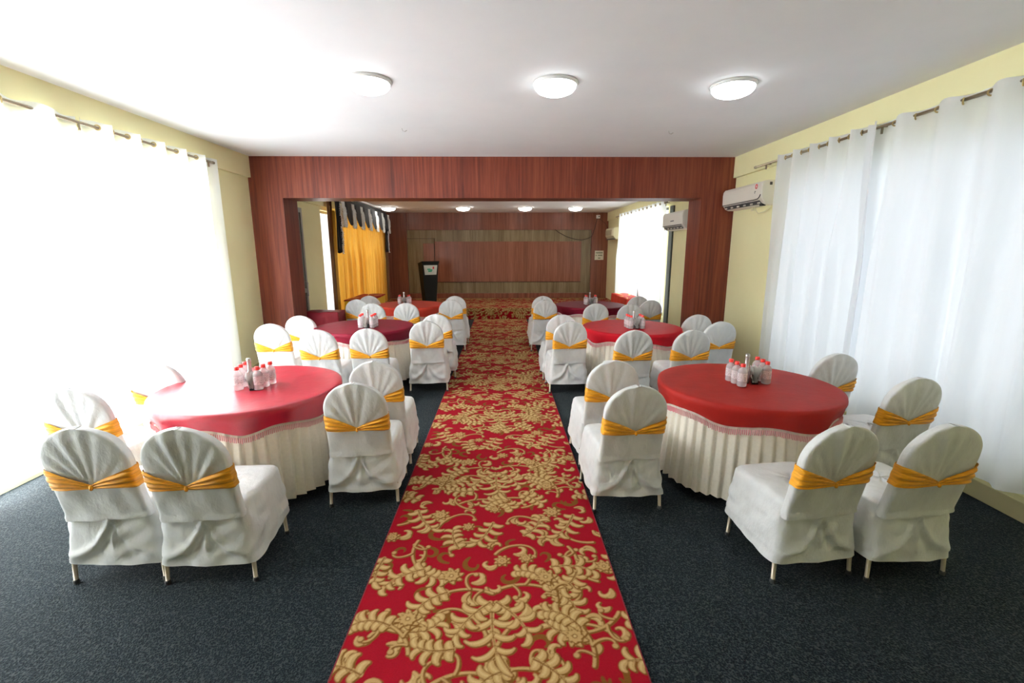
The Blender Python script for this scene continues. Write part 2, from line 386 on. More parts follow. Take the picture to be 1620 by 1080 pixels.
    # vines first, then leaves and flowers over them
    for x, y, a, ln, t, hk in ((.66,.10,100,.42,1.3,2.4),(.70,.10,70,.40,-1.2,-2.4),(.10,.55,20,.40,1.5,2.0),(1.24,.50,160,.38,-1.5,-2.2),
                               (.30,1.00,80,.36,-1.6,-2.4),(1.02,.98,110,.38,1.5,2.4),(.68,.74,60,.34,-2.0,-2.0),(.64,.80,130,.34,2.0,2.0),
                               (.10,.16,60,.30,-1.6,-2.2),(1.26,.12,120,.30,1.6,2.4),(.45,.30,200,.28,1.4,2.2),(.92,.34,-20,.30,1.4,2.2),
                               (.52,1.22,170,.30,-1.6,-2.2),(.86,1.24,10,.28,1.6,2.0),(.04,1.05,10,.24,1.4,2.2),(1.28,.84,190,.24,-1.4,-2.2)):
        stem(x, y, rad(a), ln, t, .010, .006, hook=hk)
    for x, y, a, s, f in ((.67,.42,150,.95,1),(.72,.46,25,.95,-1),(.20,.88,250,.9,1),(1.12,.80,300,.9,-1),(.42,1.30,40,.85,-1),(.95,1.32,140,.8,1),
                          (.06,.30,-60,.85,1),(1.30,.28,240,.85,-1),(.30,.06,100,.8,1),(1.12,-.02,70,.85,1),(1.0,.36,80,.7,1)):
        spray(x, y, rad(a), s, f)
    for x, y, a, ln, wd, t, n in ((.67,.34,-90,.30,.15,.25,6),(.66,.36,-140,.26,.10,.6,6),(.69,.36,-40,.26,.10,-.6,6),
                                  (.66,1.06,-105,.24,.10,-.5,6),(.28,.62,200,.24,.095,.7,6),(1.00,.62,10,.24,.095,-.9,6),
                                  (.14,1.22,-70,.26,.10,.5,6),(1.20,1.14,-110,.26,.10,-.5,6),(.46,.80,120,.20,.08,-.7,5),(.86,.92,40,.22,.09,.9,6),
                                  (.03,.72,-100,.20,.085,.4,5),(.12,-.04,150,.2,.09,.8,6),(.86,.02,-30,.18,.085,-.6,6),(.50,.08,190,.17,.08,-.7,6)):
        leaf(x, y, rad(a), ln, wd*1.12, t, max(4, n-2))
    for x, y, R in ((.44,.56,.062),(.96,.54,.060),(.30,1.16,.058),(.72,.68,.045),(1.06,1.18,.060),(.26,.26,.060),(1.06,.14,.058),(.67,1.22,.040),(1.30,.62,.05),(.03,.92,.045),(.50,1.02,.04),(.86,.70,.04)):
        flower(x, y, R, x*9)
    return img, px

TILE, TPX = carpet_tile()
def weave(me, uv):
    """store the woven colours of the tile at each vertex (uv in metres on the carpet)"""
    h, w = TILE.shape[:2]; u = uv[:, 0]/TPX-.5; v = uv[:, 1]/TPX-.5
    iu, iv = np.floor(u).astype(int), np.floor(v).astype(int); fu, fv = (u-iu)[:, None], (v-iv)[:, None]
    T = lambda a, c: TILE[c % h, a % w]
    c = (T(iu, iv)*(1-fu)+T(iu+1, iv)*fu)*(1-fv)+(T(iu, iv+1)*(1-fu)+T(iu+1, iv+1)*fu)*fv
    a = me.attributes.new('weave', 'FLOAT_COLOR', 'POINT'); a.data.foreach_set('color', np.c_[c, np.ones(len(c))].astype(np.float32).ravel())
def woven(name, P, uv, parent=None):
    nu, nv = P.shape[:2]; me = bpy.data.meshes.new(name)
    idx = np.arange(nu*nv).reshape(nu, nv)
    q = np.stack([idx[:-1, :-1], idx[:-1, 1:], idx[1:, 1:], idx[1:, :-1]], -1).reshape(-1, 4)
    me.vertices.add(nu*nv); me.vertices.foreach_set('co', P.reshape(-1).astype(np.float32))
    me.loops.add(q.size); me.loops.foreach_set('vertex_index', q.ravel().astype(np.int32))
    me.polygons.add(len(q)); me.polygons.foreach_set('loop_start', np.arange(0, q.size, 4, dtype=np.int32)); me.polygons.foreach_set('loop_total', np.full(len(q), 4, dtype=np.int32))
    me.update(calc_edges=True); weave(me, uv.reshape(-1, 2)); return link(name, me, M['runner'], parent)
RX0, RX1 = -.735, .605
ys = [1.2]
while ys[-1] < SY: ys.append(ys[-1]+.0034*max(1, ys[-1]/1.9))
ys[-1] = SY-.002; ys = np.array(ys); xs = np.linspace(RX0, RX1, 380)
Y, X = np.meshgrid(ys, xs, indexing='ij')
run = woven('aisle_runner', np.stack([X, Y, np.full_like(X, .007)], -1), np.stack([X-RX0, Y-.30], -1))
tag(run, 'long red aisle runner woven with beige scrolls and leaves down the middle', 'carpet')
struct('runner_edge', MB().box((RX0-.006, 1.2, 0), (RX0, SY, .008)).box((RX1, 1.2, 0), (RX1+.006, SY, .008)).box((RX0, 1.19, 0), (RX1, 1.2, .0065)), mat('dark red binding', (.16, .004, .012), .9), run)
stage = thing('stage', 'low full-width stage covered in red and beige scroll carpet', 'stage', (0, 0, 0))
xs = np.linspace(BL+.002, BR-.002, 500); zs = np.linspace(.002, SZ, 24); yy = np.linspace(SY, Y2-.058, 190)
Z, X = np.meshgrid(zs, xs, indexing='ij'); woven('front_carpet', np.stack([X, np.full_like(X, SY), Z], -1), np.stack([X*.9, Z*.9], -1), stage)
Y, X = np.meshgrid(yy, xs, indexing='ij'); woven('top_carpet', np.stack([X, Y, np.full_like(X, SZ)], -1), np.stack([X*.9, Y*.9], -1), stage)
MB().box((BL+.004, SY+.006, 0), (BR-.004, Y2-.056, SZ-.004)).build('platform', M['groove'], stage)

# ------------------------------------------------------------------ ceiling lights
def lamp(x, y, z, label, m, group, r=.17):
    o = thing('ceiling_light', label, 'ceiling light', (x, y, z), 0, group)
    MB().lathe([(r+.012, 0), (r+.015, -.012), (r+.006, -.026), (r-.01, -.026)], 36).build('base_ring', M['white_plastic'], o, smooth=True)
    MB().lathe([(r, -.022), (r*.98, -.045), (r*.86, -.068), (r*.62, -.086), (r*.3, -.096), (.002, -.098)], 36).build('diffuser', m, o, smooth=True)
for x, l in ((-1.075, 'round lit ceiling light nearest the left curtains in the front row'), (.44, 'round lit ceiling light in the middle of the front row'),
             (1.925, 'round lit ceiling light nearest the right curtains in the front row')):
    lamp(x, 4.08+.02*(x+1), ZC, l, M['lamp'], 'round ceiling lights of the front hall')
for x, l in ((-2.98, 'small lit ceiling light beside the black and white valance'), (-1.03, 'lit ceiling light over the lectern side of the stage hall'),
             (.60, 'lit ceiling light right of centre in front of the stage wall'), (1.93, 'lit ceiling light nearest the black projector')):
    lamp(x, 12.6, BZ, l, M['lamp_dim'], 'ceiling lights before the stage', .175)
for x, y, l in ((-1.095, 5.585, 'small bare hook on the ceiling left of the aisle'), (1.954, 5.66, 'small bare hook on the ceiling right of the aisle')):
    tag(MB().tube([(x-.03, y, ZC), (x-.025, y, ZC-.025), (x, y, ZC-.035), (x+.025, y, ZC-.02)], .004).build('ceiling_hook', M['steel']), l, 'hook')

# ------------------------------------------------------------------ curtains
def curtain(name, label, cat, group, x, side, ya, yb, zb, zt, lam, m, seed, amp=.05, rows=30, eyelets=True, sweep=None, gather=.0):
    """side: +1 when the room lies towards +x"""
    rg = random.Random(seed); n = int((yb-ya)/lam*14)+1
    ph = [rg.uniform(0, 6.28) for _ in range(8)]
    P = np.zeros((rows, n, 3)); s = np.linspace(0, 1, n); ln = yb-ya
    for i in range(rows):
        q = i/(rows-1); z = zt+(zb-zt)*q
        y = ya+s*ln
        top = np.sin(2*PI*s*ln/lam+ph[0])*amp
        k = smoothstep(.02, .5, np.array(q))
        mid = .75*amp*np.sin(2*PI*s*ln/lam+ph[0]+.8*np.sin(5*s+ph[1])*k)+.5*amp*np.sin(2*PI*s*ln/(lam*.47)+ph[2]+.8*q+1.5*np.sin(3*s+ph[5]))*k+.55*amp*np.sin(2*PI*s*ln/(lam*2.3)+ph[3]-.7*q)*k
        off = top*(1-k)+(mid*1.15)*k
        y = y+k*.03*np.sin(2*PI*s*ln/(lam*1.9)+ph[4]+q)
        if sweep is not None: y = y+sweep(s, q)
        P[i, :, 0] = x+side*off; P[i, :, 1] = y; P[i, :, 2] = z+(.006*np.sin(2*PI*s*ln/lam*2+ph[5]) if i == 0 else 0)
    o = MB().grid(P).build(name, m, smooth=True)
    tag(o, label, cat, group)
    if eyelets:
        for k in range(int(2*ln/lam)+1):
            yy = (k*PI-ph[0])/(2*PI)*lam
            if 0.02 < yy < ln-.02:
                e = link('eyelet', EYE, M['brass'], o, (x, ya+yy, zt-.045))
                e.rotation_euler = (0, 0, (-1)**k*.6)
    return o
th = np.linspace(0, 2*PI, 16, endpoint=False)
EYE = MB().grid(np.array([[((.021+.006*cos(p))*cos(a), .006*sin(p), (.021+.006*cos(p))*sin(a)) for p in np.linspace(0, 2*PI, 6, endpoint=False)] for a in th]), cu=True, cv=True).mesh('eyelet')
def rod(label, x, ya, yb, z, wall, brackets):
    o = thing('curtain_rod', label, 'curtain rod', (x, ya, z), 0)
    MB().tube([(0, 0, 0), (0, yb-ya, 0)], .0125, 10).build('rod', M['rod'], o, smooth=True)
    for e, nm in ((0, 'finial'), (yb-ya, 'finial')): MB().tube([(0, e-.012, 0), (0, e+.012, 0)], .017, 10).build(nm, M['rod'], o)
    for yq in brackets:
        MB().box((min(0, wall-x), yq-ya-.008, -.008), (max(0, wall-x), yq-ya+.008, .004)).box((-.006, yq-ya-.008, -.065), (.006, yq-ya+.008, -.008)).build('bracket', M['rod'], o)
G1, G2 = 'white eyelet curtains on the right wall', 'sheer white eyelet curtains on the left wall'
curtain('white_curtain', 'white eyelet curtain on the right wall beside the air conditioner', 'curtain', G1, 3.40, -1, 4.36, 5.88, .16, 2.895, .30, M['curtain'], 3)
curtain('white_curtain', 'white eyelet curtain on the right wall behind the chairs of the near table', 'curtain', G1, 3.40, -1, 2.5, 4.47, .17, 2.885, .40, M['curtain'], 8)
curtain('white_curtain', 'sunlit white curtain on the left wall next to the yellow pillar', 'curtain', G2, -3.63, 1, 4.33, 6.24, .12, 2.90, .34, M['curtain'], 12)
curtain('white_curtain', 'sunlit white curtain at the left edge of the photo', 'curtain', G2, -3.63, 1, .95, 4.31, .12, 2.895, .42, M['curtain'], 15)
rod('bronze curtain rod over the white curtains on the right wall', 3.40, 2.3, 6.46, 2.85, XR-.045, (6.2, 4.35, 2.55))
rod('dark curtain rod over the sunlit left wall curtains', -3.63, .8, 6.2, 2.852, XL+.045, (6.1, 4.32, 2.3))
G3 = 'white curtains in the stage hall'
curtain('white_curtain', 'far white curtain panel beside the yellowed air conditioner', 'curtain', G3, 3.11, -1, 11.2, 12.62, .3, 2.69, .30, M['curtain'], 21,
        sweep=lambda s, q: .75*(1-s)*smoothstep(.25, 1, np.array(q))*.5)
curtain('white_curtain', 'white curtain panel swept aside behind the right wood column', 'curtain', G3, 3.11, -1, 9.08, 11.24, .12, 2.69, .28, M['curtain'], 23,
        sweep=lambda s, q: -1.15*s**2*smoothstep(.15, 1, np.array(q)))
rod('thin curtain rod on the right wall of the stage hall', 3.11, 9.0, 12.95, 2.645, BR-.04, (12.8, 11.2, 9.05))
tag(curtain('gold_curtain', 'pleated golden curtain below the black and white valance', 'curtain', None, -3.44, 1, 9.70, 13.85, .31, 2.55, .19, M['gold_curtain'], 31, amp=.05, eyelets=False))
tag(curtain('brown_curtain', 'narrow brown side curtain at the near end of the golden curtain', 'curtain', None, -3.47, 1, 9.56, 9.80, .05, 2.74, .12, M['brown_curtain'], 33, amp=.02, eyelets=False))
tag(curtain('brown_curtain', 'narrow brown side curtain at the stage end of the golden curtain', 'curtain', None, -3.47, 1, 13.86, 14.2, .31, 2.70, .12, M['brown_curtain'], 34, amp=.02, eyelets=False))

# pelmet: black scallops between white ruffles, with long tails
va = thing('valance', 'black scalloped valance with white ruffles above the golden curtain', 'valance', (-3.40, 9.62, 0))
MB().box((-.10, 0, 2.76), (.05, 4.2, 2.83)).build('valance_board', M['black_cloth'], va, bevel=.006)
def hang(ya, w, zt, zfun, x, amp, fold, n=12, rows=10):
    P = np.zeros((rows, n, 3))
    for j in range(n):
        s = j/(n-1); zb = zfun(s)
        for i in range(rows):
            q = i/(rows-1); P[i, j] = (x+amp*sin(fold*2*PI*s+q)*(.4+q), ya+w*s, zt+(zb-zt)*q)
    return P
rv = random.Random(4)
for k in range(6):
    y = .53+.64*k
    P = hang(y, .46, 2.765, lambda s: 2.60-.31*max(0, sin(PI*s))**.6, .085, .008, 1.5)
    P[:, :, 0] += .06*np.sin(PI*np.linspace(0, 1, P.shape[1]))[None, :]*np.linspace(.3, 1, P.shape[0])[:, None]
    b = MB().grid(P)
    b.build('swag', M['black_cloth'], va, smooth=True)
for k in range(7):
    y = .40+.64*k
    b = MB()
    b.grid(hang(y-.08, .23, 2.765, lambda s: 2.30+.05*sin(9*s+k)+(.10 if s < .1 or s > .9 else 0), .085, .022, 3, 20, 14))
    for q in range(10):                                      # frilled edge
        z = 2.66-.038*q; b.grid(hang(y-.09+rv.uniform(-.02, .02), .24, z, lambda s: z-.07-.015*sin(14*s+q), .10, .02, 4, 14, 3))
    b.build('ruffle', M['white_ruffle'], va, smooth=True)
for y, w in ((.0, .28), (3.95, .26)):
    tl = MB().grid(hang(y, w, 2.77, lambda s: 1.70+.25*abs(s-.4), .06, .03, 2, 14, 14)).build('tail', M['black_cloth'], va, smooth=True)
    b = MB()
    for q in range(22):
        z = 2.70-.045*q; b.grid(hang(y+w*.72+rv.uniform(-.03, .03), .08, z, lambda s: z-.06, .085, .02, 1, 5, 3))
    b.build('ruffle_edge', M['white_ruffle'], tl)
# ------------------------------------------------------------------ wall units
def ac_profile(d, h, sx):
    return [(0, h), (d*.62, h), (d*.86, h*.97), (d*.97, h*.87), (d, h*.70), (d*.985, h*.30), (d*.93, h*.22), (d*.72, h*.05), (d*.55, 0), (0, 0)]
def extrude(prof, sx, y0, y1):
    b = MB(); n = len(prof)
    P = np.array([[(sx*p[0], y, p[1]) for p in prof] for y in (y0, y0+.012, y1-.012, y1)])
    for r in (0, 3): P[r, :, 0] *= .96; P[r, :, 2] = .15+(P[r, :, 2]-.15)*.965
    b.grid(P, cv=True); b.f.append(tuple(range(n))[::-1]); b.f.append(tuple(3*n+i for i in range(n))); return b
def air_conditioner(label, x, y0, y1, z, h, d, body, old=False, marks=0):
    o = thing('air_conditioner', label, 'air conditioner', (x, y0, z)); L = y1-y0; s = -1
    extrude(ac_profile(d, h, s), s, 0, L).build('body', body, o)
    if old:
        MB().box((-d-.004, .20, h*.36), (-d*.96, L-.04, h*.80)).build('grille', M['ac_grille'], o)
        for k in range(7): MB().box((-d-.010, .20, h*(.38+.06*k)), (-d-.003, L-.04, h*(.38+.06*k)+.006)).build('grille_bar', body, o)
        MB().box((-d*.9, .1, -.006), (-d*.5, L-.06, .02)).build('louvre', M['dark_grey'], o)
    else:
        lv = MB().grid(np.array([[(-d*.945, .05, h*.185), (-d*.945, L-.05, h*.185)], [(-d*.74, .05, .012), (-d*.74, L-.05, .012)]])).build('louvre', M['dark_grey'], o)
        for k in range(6):
            yy = .09+(L-.18)*k/5; MB().box((-d*.90, yy-.02, h*.06), (-d*.84, yy+.03, h*.12)).build('vane', body, lv)
        MB().tube([(-d-.001, .02, h*.235), (-d-.001, .30*L, h*.235), (-d-.001, L-.02, h*.235)] if marks != 1 else
                  [(-d-.001, .02, h*.42), (-d-.002, .04, h*.32), (-d-.001, .08, h*.25), (-d-.001, .16, h*.235), (-d-.001, L-.01, h*.235)], .006, 6).build('trim_strip', M['black'], o)
    if marks == 1:
        MB().grid(np.array([[(-d-.003, .13+(.022+.007*e)*cos(a), h*.78+(.024+.007*e)*sin(a)) for e in (-1, 1)] for a in np.linspace(0, 2*PI, 17)])).build('red_emblem', M['red_print'], o)
        MB().box((-d-.003, .155, h*.50), (-d-.001, .165, h*.60)).box((-d-.003, .14, h*.57), (-d-.001, .165, h*.60)).build('printed_mark', M['dark_grey'], o)
        MB().box((-d*.75, .05, -.01), (-d*.55, .12, .02)).build('indicator_window', M['black'], o)
        MB().box((-d*.55, -.003, h*.80), (-d*.40, .001, h*.92)).build('side_mark', M['dark_grey'], o)
        MB().tube([(-.10, .32, .0), (-.10, .31, -.05), (-.08, .28, -.09), (-.04, .2, -.07), (-.03, .08, -.01), (-.03, -.03, .05)], .006, 6).build('drain_cable', M['ac_cream'], o, smooth=True)
        MB().box((-.12, .36, -.05), (-.09, .40, .01)).build('cable_clip', M['ac_cream'], o)
    if marks == 2:
        MB().box((-d-.002, .40*L, h*.46), (-d*.98, .40*L+.16, h*.51)).build('name_strip', M['dark_grey'], o)
    return o
air_conditioner('white split air conditioner with a red emblem beside the right curtain', XR, 6.05, 7.12, 2.335, .30, .215, M['ac_white'], marks=1)
air_conditioner('white split air conditioner half hidden behind the right wood column', BR, 7.90, 8.86, 2.11, .32, .22, M['ac_white'], marks=2)
air_conditioner('old yellowed air conditioner with a brown grille by the stage', BR, 12.78, 13.75, 2.05, .32, .22, M['ac_cream'], old=True)

pr = thing('projector', 'black projector hanging from the ceiling behind the wood beam', 'projector', (1.82, 8.6, 2.64))
MB().box((-.17, -.12, 0), (.08, .12, .075)).build('body', M['black'], pr, bevel=.01)
MB().box((.09, -.12, .005), (.16, .12, .07)).build('lens_housing', M['black'], pr, bevel=.01)
MB().lathe([(.03, 0), (.03, BZ-2.70)], 10, (-.03, 0, .07)).build('ceiling_mount', M['dark_grey'], pr)
MB().box((.08, -.05, .02), (.09, .05, .05)).build('joint', M['steel'], pr)

cc = thing('security_camera', 'small white box camera high on the stage wall', 'camera', (2.89, Y2-.055, 2.745))
MB().box((-.055, -.07, -.05), (.055, 0, .05)).build('housing', M['white_plastic'], cc, bevel=.01)
MB().lathe([(.018, 0), (.018, .01), (.010, .012)], 12, (0, 0, 0)).build('lens', M['black'], cc, loc=(.02, -.07, .005)).rotation_euler = (PI/2, 0, 0)
tag(MB().tube([(1.60, Y2-.06, 2.37), (1.72, Y2-.05, 2.28), (1.95, Y2-.045, 2.16), (2.2, Y2-.045, 2.085), (2.42, Y2-.045, 2.06), (2.6, Y2-.05, 2.10), (2.72, Y2-.062, 2.16), (2.80, Y2-.063, 2.40), (2.86, Y2-.063, 2.66), (2.89, Y2-.06, 2.70)], .009, 6).build('loose_cable', M['groove'], smooth=True),
    'thin dark cable sagging across the top right of the stage wall', 'cable')
tag(MB().tube([(2.93, Y2-.06, 2.70), (3.02, Y2-.063, 2.62), (3.12, Y2-.063, 2.55), (3.19, Y2-.063, 2.42), (3.2, Y2-.063, 2.3)], .006, 6).build('camera_cable', M['groove'], smooth=True),
    'thin cable running from the white camera to the corner', 'cable')
sg = thing('wall_sign', 'small pale square sign on the right of the stage wall', 'sign', (2.965, Y2-.056, 1.60))
MB().box((-.135, -.012, -.14), (.135, 0, .14)).build('board', M['sign'], sg, bevel=.003)
rs = random.Random(2)
for z, x0, x1 in ((.075, -.105, .105), (0.0, -.105, -.075), (0.0, -.035, .09), (-.085, -.035, .035)):
    b = MB(); x = x0
    while x < x1-.005:                                       # lettering too small to read in the photograph
        w = rs.uniform(.012, .020); b.box((x, -.0135, z-.020+rs.uniform(0, .004)), (x+w*.75, -.0115, z+.020-rs.uniform(0, .006))); x += w
    b.build('lettering', M['sign_ink'], sg)

# lectern
le = thing('lectern', 'black tapered lectern with a silver plate on the left of the stage', 'lectern', (-2.08, 13.1, SZ), .50)
def frustum(w0, d0, w1, d1, z0, z1, zb=None):
    b = MB(); b.v = [(-w0, -d0, z0), (w0, -d0, z0), (w0, d0, z0), (-w0, d0, z0), (-w1, -d1, z1), (w1, -d1, z1), (w1, d1, zb or z1), (-w1, d1, zb or z1)]
    b.f = [(0,3,2,1),(4,5,6,7),(0,1,5,4),(1,2,6,5),(2,3,7,6),(3,0,4,7)]; return b
frustum(.165, .13, .235, .19, .05, 1.10).build('body', M['lectern'], le, bevel=.006)
frustum(.185, .15, .165, .13, 0, .05).build('foot', M['lectern'], le, bevel=.006)
frustum(.245, .20, .255, .21, 1.10, 1.17, 1.10).build('reading_desk', M['lectern'], le, bevel=.005)
def onface(x0, x1, x2, x3, za, zb, e):                       # slab lying on the sloping front face
    fy = lambda z: -(.13+(z-.05)/1.05*.06)-e
    b = MB(); b.v = [(x0, fy(za), za), (x1, fy(za), za), (x3, fy(zb), zb), (x2, fy(zb), zb), (x0, fy(za)+.01, za), (x1, fy(za)+.01, za), (x3, fy(zb)+.01, zb), (x2, fy(zb)+.01, zb)]
    b.f = [(0,1,2,3),(4,7,6,5),(0,4,5,1),(1,5,6,2),(2,6,7,3),(3,7,4,0)]; return b
pl = onface(-.165, .165, -.195, .195, .80, 1.06, .006).build('plate', M['plate'], le)
b = MB()
for i, (x, z, w, h) in enumerate(((-.02, .90, .10, .05), (-.05, .95, .09, .04), (.02, .925, .06, .05))): b.v += onface(x-w/2, x+w/2, x-w/2, x+w/2, z-h/2, z+h/2, .0075+i*.0004).v; b.f += [tuple(8*i+q for q in f) for f in ((0,1,2,3),(0,4,5,1),(2,6,7,3),(1,5,6,2),(3,7,4,0))]
b.build('green_emblem', M['green_print'], pl)
onface(.06, .10, .06, .105, .955, 1.02, .0075).build('red_emblem', M['red_print'], pl)

# ------------------------------------------------------------------ side tables with draped cloths
def drape(x0, x1, y0, y1, zt, zfun, seed, amp=.012, flare=.03, rows=8):
    """rectangular cloth: flat top, softly folded sides that end at zfun(perimeter position)"""
    rg = random.Random(seed); per = []; n = 22
    cs = [(x0, y0), (x1, y0), (x1, y1), (x0, y1)]
    for k in range(4):
        a, c = Vector(cs[k]), Vector(cs[(k+1) % 4])
        for i in range(n): per.append(a.lerp(c, i/n))
    ctr = Vector(((x0+x1)/2, (y0+y1)/2)); N = len(per); ph = rg.uniform(0, 6)
    rings = []
    for q in (0.0, .5, .97): rings.append([(ctr.x+(p.x-ctr.x)*q, ctr.y+(p.y-ctr.y)*q, zt+.004*sin(9*i/N*PI+ph)*(q > .2)) for i, p in enumerate(per)])
    for r in range(rows):
        q = r/(rows-1); ring = []
        for i, p in enumerate(per):
            s = i/N; zb = zfun(s); d = (p-ctr); dn = Vector((d.x/abs(x1-x0)*2, d.y/abs(y1-y0)*2))
            w = amp*(.3+q)*(sin(2*PI*s*19+ph)+.5*sin(2*PI*s*31+2*ph)); e = flare*q+w*min(1, q*2)
            ring.append((p.x+dn.x*e*(abs(dn.x) > .98), p.y+dn.y*e*(abs(dn.y) > .98), zt-.006-(zt-.006-zb)*q))
        rings.append(ring)
    return MB().grid(np.array(rings), cv=True, flip=True)
def side_table(name, label, x0, x1, y0, y1, skirt_m, zt=.755):
    o = thing(name, label, 'table', ((x0+x1)/2, (y0+y1)/2, 0)); cx, cy = (x0+x1)/2, (y0+y1)/2
    MB().box((x0-cx+.02, y0-cy+.02, zt-.04), (x1-cx-.02, y1-cy-.02, zt-.012)).build('tabletop', M['lectern'], o)
    for sx in (-1, 1):
        for sy in (-1, 1):
            MB().box((sx*((x1-x0)/2-.05)-.015, sy*((y1-y0)/2-.05)-.015, 0), (sx*((x1-x0)/2-.05)+.015, sy*((y1-y0)/2-.05)+.015, zt-.04)).build('leg', M['steel'], o)
    drape(x0-cx, x1-cx, y0-cy, y1-cy, zt-.004, lambda s: .04, 3).build('table_skirt', skirt_m, o, smooth=True)
    return o
side_table('side_table', 'narrow table skirted in yellow cloth before the golden curtain', -3.28, -2.80, 9.62, 11.0, M['yellow_cloth'])
tag(drape(-3.292, -2.788, 9.608, 11.012, .758, lambda s: .732+.012*sin(2*PI*s*2), 5, .004, .008).build('tablecloth', M['red'], smooth=True), 'red cloth lying on the yellow skirted side table', 'tablecloth')
side_table('side_table', 'narrow yellow skirted table before the white curtain right of the stage', 2.60, 2.95, 9.6, 10.95, M['yellow_cloth'])
tag(drape(2.588, 2.962, 9.588, 10.962, .758, lambda s: .60+.05*sin(2*PI*s*2+1), 6, .005, .012).build('tablecloth', M['coral'], smooth=True), 'bright red cloth on the side table right of the stage', 'tablecloth')
o = side_table('side_table', 'side table under a floor-length maroon cloth beside the left wood column', -3.36, -2.76, 7.72, 8.08, M['burgundy'])

# ------------------------------------------------------------------ covered banquet chairs
def section(w, t, n=96, e=.38):
    a = np.linspace(0, 2*PI, 4001); c, s = np.cos(a), np.sin(a)
    p = np.stack([w*np.sign(c)*np.abs(c)**e, t*np.sign(s)*np.abs(s)**e], -1)
    L = np.r_[0, np.cumsum(np.hypot(*np.diff(p, axis=0).T))]; q = np.linspace(0, L[-1], n, endpoint=False)
    return np.stack([np.interp(q, L, p[:, 0]), np.interp(q, L, p[:, 1])], -1)
def back_y(z): return -.200-.112*(z-.40)/.53
def back_w(z):
    return .211-.004*np.clip((z-.4)/.34, 0, 1) if z <= .735 else .207*math.sqrt(max(0, 1-((z-.735)/.193)**2))
def chair_meshes(seed):
    rg = random.Random(seed); out = {}
    # back cover
    zs = list(np.linspace(.385, .735, 26)) + [.735+.193*sin(f) for f in np.linspace(.09, PI/2-.035, 20)]
    P = []; pf = rg.uniform(0, 6.28); nf = rg.choice((8, 9, 10)); am = rg.uniform(.004, .0095)
    for z in zs:
        w = float(back_w(z)); t = .034*(1-.35*smoothstep(.86, .93, np.array(z))); S = section(w, float(t)); ring = []
        for x, y in S:
            yy = back_y(z)+y; d = 0
            if y < -.012:
                edge = 1-min(1, abs(x)/max(w, .02))**4
                if z > .60:
                    a = math.atan2(x+.01*sin(pf), z-.56); r = math.hypot(x, z-.56)
                    d = am*(max(0, sin(a*nf+pf))**2-.25)*float(smoothstep(.02, .16, np.array(r)))*edge+.003*sin(a*23+pf*2)*edge
                else:
                    d = .004*sin(26*(z+abs(x)*.7)+pf)*edge+.0035*sin(40*x+pf+18*z)*edge
                if z < .41: d += .007
                yy -= d
            elif y > .012 and z > .55: yy += .003*sin(30*x+pf)
            ring.append((x*(1.012 if z < .42 else 1), yy, z+(.006*(x/.2) if z < .39 else 0)))
        P.append(ring)
    b = MB().grid(np.array(P), cv=True); n = 96; k = len(b.v)-n; b.f.append(tuple(k+i for i in range(n)))
    out['back_cover'] = b.mesh('back_cover')
    # seat cover: seat top and skirt
    N = 144; ux, uy = section(1, 1, N, .2).T
    rings = []; ph = [rg.uniform(0, 6.28) for _ in range(8)]; lift = rg.uniform(.0, .03); side = rg.choice((-1, 1)); skew = rg.uniform(-.012, .012)
    for q, zq in ((.02, .478), (.35, .479), (.65, .478), (.86, .474), (.95, .466), (1.0, .450)):
        rings.append([(.214*q*ux[i]+0, .022+.222*q*uy[i], zq+.004*sin(5*ux[i]+ph[0])*sin(4*uy[i]+ph[1])*(q < .9)) for i in range(N)])
    R = 24
    for r in range(1, R+1):
        q = r/R; ring = []
        for i in range(N):
            hem = .122+(.030+lift)*smoothstep(-.3, 1, np.array(uy[i]))+skew*ux[i]; z = .450+(float(hem)-.450)*q
            fl = q**.8; hx = .214+.034*fl; y0 = -.200-.047*fl; y1 = .244+.012*fl; cy, hy = (y0+y1)/2, (y1-y0)/2
            x, y = hx*ux[i], cy+hy*uy[i]; d = 0
            if uy[i] < -.93:                                  # rear: centre pleat with two swags
                zr = .165+.235*math.exp(-abs(x+.01*side)/.075)
                fade = 1-min(1, abs(ux[i]))**6
                d = (.017*math.exp(-((z-zr)/.026)**2)-.014*math.exp(-((z-zr+.065)/.05)**2)*(z < zr)+.012*math.exp(-((x+.01*side)/.010)**2)*float(smoothstep(.12, .3, np.array(z))))*fade
                d += .004*sin(60*(z-.5*abs(x))+ph[2])*fade
                y -= d
            else:
                w = .006*sin(9*(y+.6*z)+ph[3])*1+.005*sin(24*(z*1.2+y*.8)+ph[4])+.004*sin(47*(z-y*.5)+ph[5])
                w *= float(smoothstep(.05, .35, np.array(q)))
                if abs(ux[i]) > .9: x += math.copysign(w+.012*math.exp(-((z-.28-.3*(y-.05))/.05)**2)*float(smoothstep(-.2, .2, np.array(y))), ux[i])
                elif uy[i] > 0: y += w
            band = .004*math.exp(-((z-float(hem)-.038)/.006)**2)  # stitched hem
            x -= math.copysign(band, x)*(abs(ux[i]) > .9); y -= math.copysign(band, uy[i])*(abs(uy[i]) > .9)
            ring.append((x, y, z))
        rings.append(ring)
    b = MB().grid(np.array(rings), cv=True, flip=True); b.f.append(tuple(range(N))); out['seat_cover'] = b.mesh('seat_cover')
    # sash: wraps the back and is pinched behind
    n, V = 120, 25; P = np.zeros((V, n, 3)); ps = rg.uniform(0, 6.28); sh = rg.uniform(-.012, .012)
    S = section(.2095, .0365, n)
